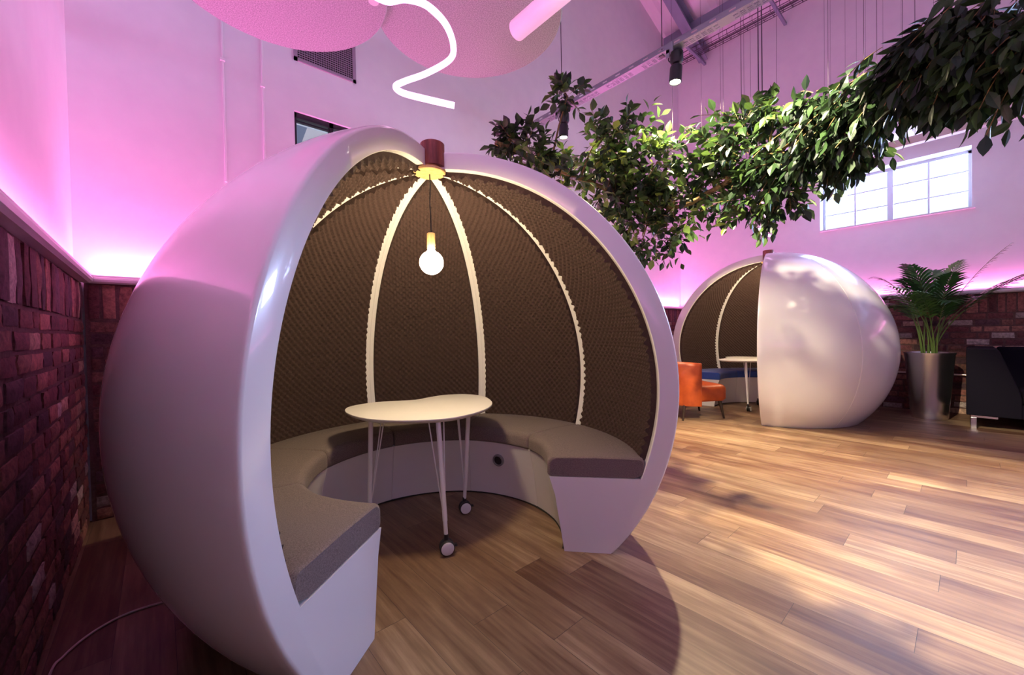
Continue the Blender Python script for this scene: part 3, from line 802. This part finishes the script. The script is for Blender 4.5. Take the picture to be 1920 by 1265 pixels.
th = thing('neon_tube', 'small curly pink neon tube seen below the leaves above the far pod', 'neon light', c0)
MB().tube([p - c0 for p in smooth_open(CTRL2)], .016, 12).build('flex', 'led_flex', th)
MB().tube([(0, 0, -.02), (0, 0, roof_z(c0.x) - c0.z)], .004, 8).build('suspension_wire', 'wire', th)
# tube pendant
th = thing('tube_light', 'thick pink-white tube light hanging over the foreground pod', 'tube light', (1.662, 1.80, 3.0))
m_ = Matrix.Rotation(PI / 2, 4, 'X')
MB().lathe([(0, 0), (.050, 0), (.0565, .006), (.0575, .012), (.0575, 1.188), (.0565, 1.194), (.050, 1.2), (0, 1.2)], 40, mat=m_).build('diffuser', 'led_tube', th)
mb = MB()
for y, z in ((-.15, .2), (-1.05, roof_z(1.66) - 3.0)): MB().tube([(0, y, .055), (0, y, z)], .0015, 6).build('suspension_wire', 'wire', th)

# ------------------------------------------------------------------ slotted tray with spotlights
TX, TZ = 3.5, 3.665
th = thing('lighting_tray', 'long slotted metal tray hung across the room carrying the black spotlights', 'cable tray', (TX, 3.70, TZ))
mb = MB(); L_ = 7.6; w = .052
us = [-w]; 
for c_ in (-.030, -.010, .010, .030): us += [c_ - .0035, c_ + .0035]
us += [w]; ny = int(L_ / .05)
for j in range(ny):
    y0, y1 = -j * .05, -(j + 1) * .05; hole = (j % 8) not in (0, 7)
    for i in range(len(us) - 1):
        if i % 2 == 1 and hole:
            mb.add([(us[i], y0, 0), (us[i + 1], y0, 0), (us[i + 1], y0 - .015, 0), (us[i], y0 - .015, 0)], [(0, 1, 2, 3)]); continue
        mb.add([(us[i], y0, 0), (us[i + 1], y0, 0), (us[i + 1], y1, 0), (us[i], y1, 0)], [(0, 1, 2, 3)])
for s_ in (-1, 1):
    x = s_ * w
    for j in range(ny):
        y0, y1 = -j * .05, -(j + 1) * .05
        hole = (j % 3) == 1
        if not hole: mb.add([(x, y0, 0), (x, y1, 0), (x, y1, .05), (x, y0, .05)], [(0, 1, 2, 3)])
        else:
            mb.add([(x, y0, 0), (x, y1, 0), (x, y1, .018), (x, y0, .018)], [(0, 1, 2, 3)]); mb.add([(x, y0, .03), (x, y1, .03), (x, y1, .05), (x, y0, .05)], [(0, 1, 2, 3)])
    mb.box(min(x, x - s_ * .010), -L_, .049, max(x, x - s_ * .010), 0, .0505)
mb.build('slotted_channel', 'galvanised', th, sharp=None)
for y in (-.66, -1.86, -3.8, -5.6):
    mb = MB(); mb.tube([(0, y, .0), (0, y, roof_z(3.5) - TZ)], .0045, 8); mb.box(-.02, y - .02, -.006, .02, y + .02, .0); mb.build('hanger', 'wire', th)
def spotlight(y, tilt, label):
    th = thing('spotlight', label, 'spotlight', (TX, y, TZ - .012), 0, 'black spotlights on the slotted tray')
    MB().lathe([(0, 0), (.050, 0), (.055, -.005), (.056, -.075), (.045, -.100), (.02, -.112), (0, -.112)], 32, c=(.035, 0, 0)).build('driver_housing', 'black_plastic', th)
    mb = MB(); mb.tube([Vector((.035, .062 * math.cos(a), -.045 + .045 * math.sin(a))) + Vector((-.03, 0, 0)) for a in [2 * PI * k / 20 for k in range(21)]], .0045, 8); mb.build('safety_cable', 'black_cord', th)
    mb = MB(); mb.box(-.060, -.012, -.03, -.052, .05, .055); mb.box(-.06, .02, -.07, -.052, .05, -.0); mb.build('bracket', 'galvanised', th, sharp=None)
    m_ = Matrix.Translation((.02, 0, -.155)) @ Matrix.Rotation(tilt[0], 4, 'Y') @ Matrix.Rotation(tilt[1], 4, 'X')
    hd = MB().lathe([(0, .03), (.040, .03), (.050, .022), (.0525, .012), (.0525, -.115), (.049, -.118), (.046, -.115), (.046, -.098), (0, -.098)], 36, mat=m_).build('lamp_head', 'black_plastic', th)
    MB().lathe([(0, -.100), (.045, -.100)], 30, mat=m_).build('lens', 'spot_lens', hd)
    MB().tube([(.02, 0, -.10), (.02, 0, -.155)], .014, 12).build('pivot', 'black_plastic', th)
    mb = MB(); mb.tube([(.02 + .05, 0, -.15), (.02 + .075, 0, -.15)], .014, 12); mb.build('knob', 'black_plastic', th)
    return m_
SPOTS = [(1.72, (.06, .05), 'black spotlight on the slotted tray, the nearer one clear of the leaves'),
         (3.04, (.02, .02), 'black spotlight on the slotted tray just above the left end of the leaves')]
for y, tl, lb in SPOTS: spotlight(y, tl, lb)
# cable tray and pipes under the eave
th = thing('cable_basket', 'dark cable basket running along the top of the window wall under the roof', 'cable tray', (7.55, 0, 6.22))
mb = MB()
for x in (-.10, -.05, 0, .05, .10): mb.tube([(x, 3.7, 0), (x, -4.5, 0)], .006, 6)
for x in (-.10, .10): mb.tube([(x, 3.7, .08), (x, -4.5, .08)], .007, 6)
for k in range(60): y = 3.65 - k * .13; mb.tube([(-.10, y, .08), (-.10, y, 0), (.10, y, 0), (.10, y, .08)], .004, 5, cap=False)
mb.build('basket', 'wire', th)
mb = MB().tube([(-.32, 3.7, .17), (-.32, 2.3, .17)], .05, 14); mb.build('pipe', 'beige_paint', th)
for y in (3.3, 2.0, .9):
    MB().box(-.50, y - .02, -.06, .36, y + .02, -.02).build('crossbar', 'steel_paint', th, sharp=None)

# ------------------------------------------------------------------ hanging leafy boughs
BL = [(2.143, 2.388, 2.711, 0.116, 0.01), (2.318, 2.421, 2.674, 0.157, 0.04), (2.47, 2.415, 2.728, 0.133, 0.06), (2.672, 2.259, 3.191, 0.091, 0.11), (2.785, 2.459, 2.576, 0.19, 0.1), (3.073, 2.263, 2.942, 0.169, 0.17), (3.175, 2.333, 2.655, 0.318, 0.17), (3.322, 2.132, 2.968, 0.245, 0.22), (3.515, 2.143, 2.68, 0.386, 0.24), (3.602, 2.202, 2.348, 0.364, 0.24), (3.378, 2.297, 2.46, 0.269, 0.2), (3.71, 2.181, 2.094, 0.255, 0.26), (3.772, 1.957, 2.166, 0.253, 0.3), (3.587, 1.932, 2.784, 0.33, 0.28), (3.744, 1.832, 2.415, 0.339, 0.32), (3.772, 1.547, 2.467, 0.323, 0.38), (3.654, 1.428, 2.764, 0.192, 0.4), (3.544, 1.181, 2.813, 0.185, 0.45), (3.631, 1.193, 2.553, 0.281, 0.45), (3.713, 1.222, 2.275, 0.23, 0.45), (3.606, 0.946, 2.202, 0.165, 0.52), (3.431, 0.94, 2.785, 0.147, 0.5), (3.504, 0.867, 2.451, 0.289, 0.53), (3.37, 0.681, 2.53, 0.269, 0.58), (3.377, 0.625, 2.387, 0.192, 0.6), (3.324, 0.699, 2.7, 0.14, 0.57), (3.225, 0.49, 2.541, 0.267, 0.64), (3.099, 0.353, 2.603, 0.215, 0.69), (3.059, 0.262, 2.515, 0.168, 0.73), (2.98, 0.214, 2.6, 0.216, 0.75), (2.9, 0.096, 2.517, 0.193, 0.81), (2.849, 0.068, 2.581, 0.207, 0.82), (3.22, 0.416, 2.396, 0.157, 0.67), (3.314, 0.505, 2.294, 0.133, 0.64), (2.862, 0.026, 2.476, 0.178, 0.85), (2.781, -0.053, 2.492, 0.213, 0.9), (2.809, 0.034, 2.603, 0.198, 0.84), (2.732, -0.067, 2.563, 0.231, 0.91), (2.713, -0.124, 2.474, 0.265, 0.95), (2.747, -0.133, 2.386, 0.17, 0.95), (2.856, -0.031, 2.371, 0.109, 0.89), (2.95, 0.076, 2.359, 0.072, 0.82), (2.658, -0.238, 2.359, 0.293, 1.04)]
TR = [(2.026, 2.445, 2.672), (2.49, 2.436, 2.659), (3.088, 2.392, 2.602), (3.621, 2.152, 2.472), (3.759, 1.84, 2.354), (3.76, 1.474, 2.435), (3.588, 1.065, 2.499), (3.364, 0.679, 2.546), (3.121, 0.356, 2.553), (2.91, 0.097, 2.496), (2.774, -0.098, 2.406), (2.665, -0.251, 2.315)]
TR2 = [(3.731, 1.827, 2.31), (3.805, 1.558, 2.767), (3.821, 1.316, 2.941), (3.675, 1.013, 2.963)]
WR = [(3.632, 1.814, 2.757), (3.665, 1.564, 2.825), (3.659, 1.4, 2.719), (3.64, 1.371, 2.748), (3.575, 1.208, 2.756), (3.576, 1.189, 2.728), (3.554, 1.135, 2.723), (3.459, 0.931, 2.694), (3.31, 0.603, 2.55), (3.172, 0.409, 2.519), (3.11, 0.345, 2.559), (2.996, 0.231, 2.602)]
WR2 = [(3.843, 1.168, 2.735), (3.853, 1.143, 2.729)]
random.seed(11)
TRP = smooth_open(TR, 8)
def leaf(mb, p, d, up, L_, W_, tone, fold=.25, curl=.25):
    d = d.normalized(); s_ = d.cross(up)
    if s_.length < 1e-3: s_ = d.cross(Vector((1, 0, 0)))
    s_.normalize(); n_ = s_.cross(d).normalized(); V = []; prf = (0.04, .72, 1.0, .62, 0.0)
    for j, w_ in enumerate(prf):
        v_ = j / 4; c = p + d * (L_ * v_) - n_ * (curl * L_ * v_ * v_ * .6); ww = w_ * W_ / 2
        V += [c - s_ * ww + n_ * (fold * ww), c, c + s_ * ww + n_ * (fold * ww)]
    F = []
    for j in range(4): a = 3 * j; F += [(a, a + 1, a + 4, a + 3), (a + 1, a + 2, a + 5, a + 4)]
    mb.add(V, F, tone)
def bough(label, lo, hi, loc_i):
    blobs = [b for b in BL if lo <= b[4] < hi]
    t0 = max(0, min(range(len(TRP)), key=lambda i: abs(i / (len(TRP) - 1) - (lo + .02) / 1.07))); 
    pts = [TRP[i] for i in range(len(TRP)) if lo - .04 <= -.02 + 1.09 * i / (len(TRP) - 1) <= hi + .03]
    o = pts[len(pts) // 2].copy(); th = thing('leafy_bough', label, 'hanging branch', o, 0, 'leafy boughs hung from wires')
    n = len(pts); MB().tube([p - o for p in pts], [.024 - .006 * abs(2 * i / n - 1) + .003 * math.sin(i * 1.7) for i in range(n)], 10).build('branch', 'bark', th)
    if lo < .3 < hi + .1 and lo > .2:
        q = smooth_open(TR2, 6); m_ = len(q); MB().tube([p - o for p in q], [.016 * (1 - .75 * i / m_) for i in range(m_)], 8).build('branch', 'bark', th)
    for bx, by, bz, R_, tx in blobs:
        c = Vector((bx, by, bz)); near = min(pts, key=lambda p: (p - c).length)
        lb = MB(); mid = near.lerp(c, .5) + Vector((0, 0, .04))
        if (near - c).length > .06: lb.tube([near - o, mid - o, c - o], [.011, .008, .005], 6)
        droopy = max(0, min(1, (tx - .42) / .2))
        lf = MB(); nt = int((12 + 190 * R_ * R_ + 26 * R_) * (1 + .35 * droopy))
        for k in range(nt):
            rv = Vector((random.gauss(0, 1), random.gauss(0, 1), random.gauss(0, 1))).normalized()
            s0 = c + rv * R_ * random.uniform(.0, .62)
            d = (rv * 1.0 + Vector((random.gauss(0, .4), random.gauss(0, .4), random.gauss(0, .4))))
            if droopy > 0: d = d * (1 - .45 * droopy) + Vector((.10, .55, -.75)) * droopy * 1.0
            else: d += Vector((0, 0, .45 if k % 4 == 0 else .05))
            d.normalize(); TL = random.uniform(.14, .30) * (1 if R_ > .15 else .5) * (1 - .25 * droopy); tw = []
            for q in range(5): v_ = q / 4; tw.append(s0 + d * TL * v_ + Vector((0, 0, -(.10 + .2 * droopy) * TL * v_ * v_)))
            if k % 2 == 0: lb.tube([p - o for p in tw], .0022, 4, cap=False)
            tone0 = random.random() ** 1.3; nl = random.randint(5, 8)
            for q in range(nl):
                v_ = .25 + .75 * q / (nl - 1); i = min(3, int(v_ * 4)); p = tw[i].lerp(tw[i + 1], v_ * 4 - i)
                az = q * 2.4 + random.random(); sd = d.orthogonal().normalized(); sd.rotate(Matrix.Rotation(az, 3, d))
                ld = d * .55 + sd * (.85 if q < nl - 1 else .15) + Vector((0, 0, -.1 - .5 * droopy))
                L1 = random.uniform(.070, .112) * (1 - .04 * droopy); lup = Vector((random.gauss(0, .45), random.gauss(0, .45), 1))
                leaf(lf, p - o, ld, lup, L1, L1 * random.uniform(.54, .70) * (1 - .22 * droopy), max(0, min(1, tone0 * (.85 - .5 * droopy) + random.uniform(-.15, .2))), random.uniform(.1, .5), random.uniform(-.1, .5))
        if lb.v: lb.build('twig', 'bark', th)
        lf.build('leaf_cluster', 'ficus_leaf', th, sharp=None, tones=True)
bough('bushy leafy bough at the left, rising from behind the rim of the foreground pod', -.2, .335, 0)
bough('middle leafy bough hanging to the left of the bright window', .335, .56, 1)
bough('dark drooping leafy bough at the upper right corner, above the bright window', .56, 2, 2)
for i, p in enumerate(WR):
    r_ = .0012
    tag(MB().tube([(0, 0, 0), (0, 0, roof_z(p[0]) - p[2])], r_, 6).build('suspension_wire', 'wire', loc=p), 'fine wire rising from the leafy boughs to the roof', 'wire', 'fine wires holding the boughs')
for i, p in enumerate(WR2):
    tag(MB().tube([(0, 0, 0), (0, 0, roof_z(p[0]) - p[2])], .0042, 8).build('steel_cable', 'wire', loc=p), 'thicker dark cable of the side by side pair rising from the middle bough', 'cable', 'pair of thicker cables')

# floor cable
pts = smooth_open([(.20, 2.26, .006), (.10, 2.36, .006), (-.024, 2.408, .006), (-.142, 2.410, .006), (-.235, 2.35, .006), (-.295, 2.255, .006), (-.318, 2.15, .006), (-.322, 1.6, .006), (-.322, .6, .006)], 8)
tag(MB().tube(pts, .0045, 8).build('power_cable', 'pale_cable'), 'pale cable on the floor between the foreground pod and the left brick wall', 'cable')

# ------------------------------------------------------------------ lights
def light(name, kind, loc, energy, color, rot=(0, 0, 0), **k):
    d = bpy.data.lights.new(name, kind); d.energy = energy; d.color = color
    for a, v in k.items(): setattr(d, a, v)
    o = bpy.data.objects.new(name, d); COL.objects.link(o); o.location = loc; o.rotation_euler = rot; return o
def aim(o, target):
    o.rotation_euler = (Vector(target) - o.location).to_track_quat('-Z', 'Y').to_euler()
PINK = (1, .21, .66)
def cove(name, loc, length, along, energy, tilt):
    o = light(name, 'AREA', loc, energy, PINK, shape='RECTANGLE', size=length if along == 'x' else .03, size_y=.03 if along == 'x' else length)
    o.rotation_euler = tilt
cove('cove_light', (XL + .012, -.7, HL + .055), 8.8, 'y', 55, (0, PI + .12, 0))
cove('cove_light', (3.76, YB - .012, HL + .055), 8.1, 'x', 100, (PI - .12, 0, 0))
cove('cove_light', (XR - .012, -.7, HL + .055), 8.8, 'y', 52, (0, PI - .12, 0))
DAY = (.48, .60, 1)
for W, e in ((W2, 230), (W3, 600), (W4, 540)):
    light('window_daylight', 'AREA', (XR + .40, (W[0] + W[1]) / 2, (W[2] + W[3]) / 2), e, DAY, (0, PI / 2, 0), shape='RECTANGLE', size=W[3] - W[2] + .3, size_y=W[1] - W[0] + .3)
WARM = (1, .82, .52)
def spot(loc, target, e, ang, col=WARM, r=.03, blend=.4):
    o = light('spot_beam', 'SPOT', loc, e, col, spot_size=math.radians(ang), spot_blend=blend, shadow_soft_size=r); aim(o, target)
spot((3.53, 1.72, 3.38), (3.1, 1.2, 0), 640, 100)
spot((3.52, 3.04, 3.38), (3.3, 2.2, 1), 420, 110)
spot((3.52, -.10, 3.45), (3.5, .45, 0), 1350, 72)
spot((2.30, .60, 3.30), (5.2, 1.20, .4), 1150, 52, (1, .86, .60))
w = bpy.data.worlds.new('sky'); sc.world = w; w.use_nodes = True
w.node_tree.nodes['Background'].inputs[0].default_value = (.62, .74, .92, 1); w.node_tree.nodes['Background'].inputs[1].default_value = 2.0

# ------------------------------------------------------------------ camera
f, yaw, pitch, roll = 754.593, 0.72242, -0.0163, -0.01864
fwd = Vector((math.sin(yaw) * math.cos(pitch), math.cos(yaw) * math.cos(pitch), math.sin(pitch)))
right = Vector((math.cos(yaw), -math.sin(yaw), 0)); up = right.cross(fwd)
r2 = right * math.cos(roll) + up * math.sin(roll); u2 = -right * math.sin(roll) + up * math.cos(roll)
cam = bpy.data.cameras.new('camera'); co = bpy.data.objects.new('camera', cam); COL.objects.link(co)
cam.sensor_width = 36; cam.lens = f * 36 / 1920; cam.clip_start = .02
m_ = Matrix((r2, u2, -fwd)).transposed().to_4x4(); m_.translation = (0, 0, 1.2); co.matrix_world = m_
sc.camera = co
sc.view_settings.view_transform = 'Standard'; sc.view_settings.look = 'None'; sc.view_settings.gamma = 1
sc.view_settings.exposure = 0.05
sc.cycles.max_bounces = 8; sc.cycles.diffuse_bounces = 5
sc.cycles.sample_clamp_indirect = 8
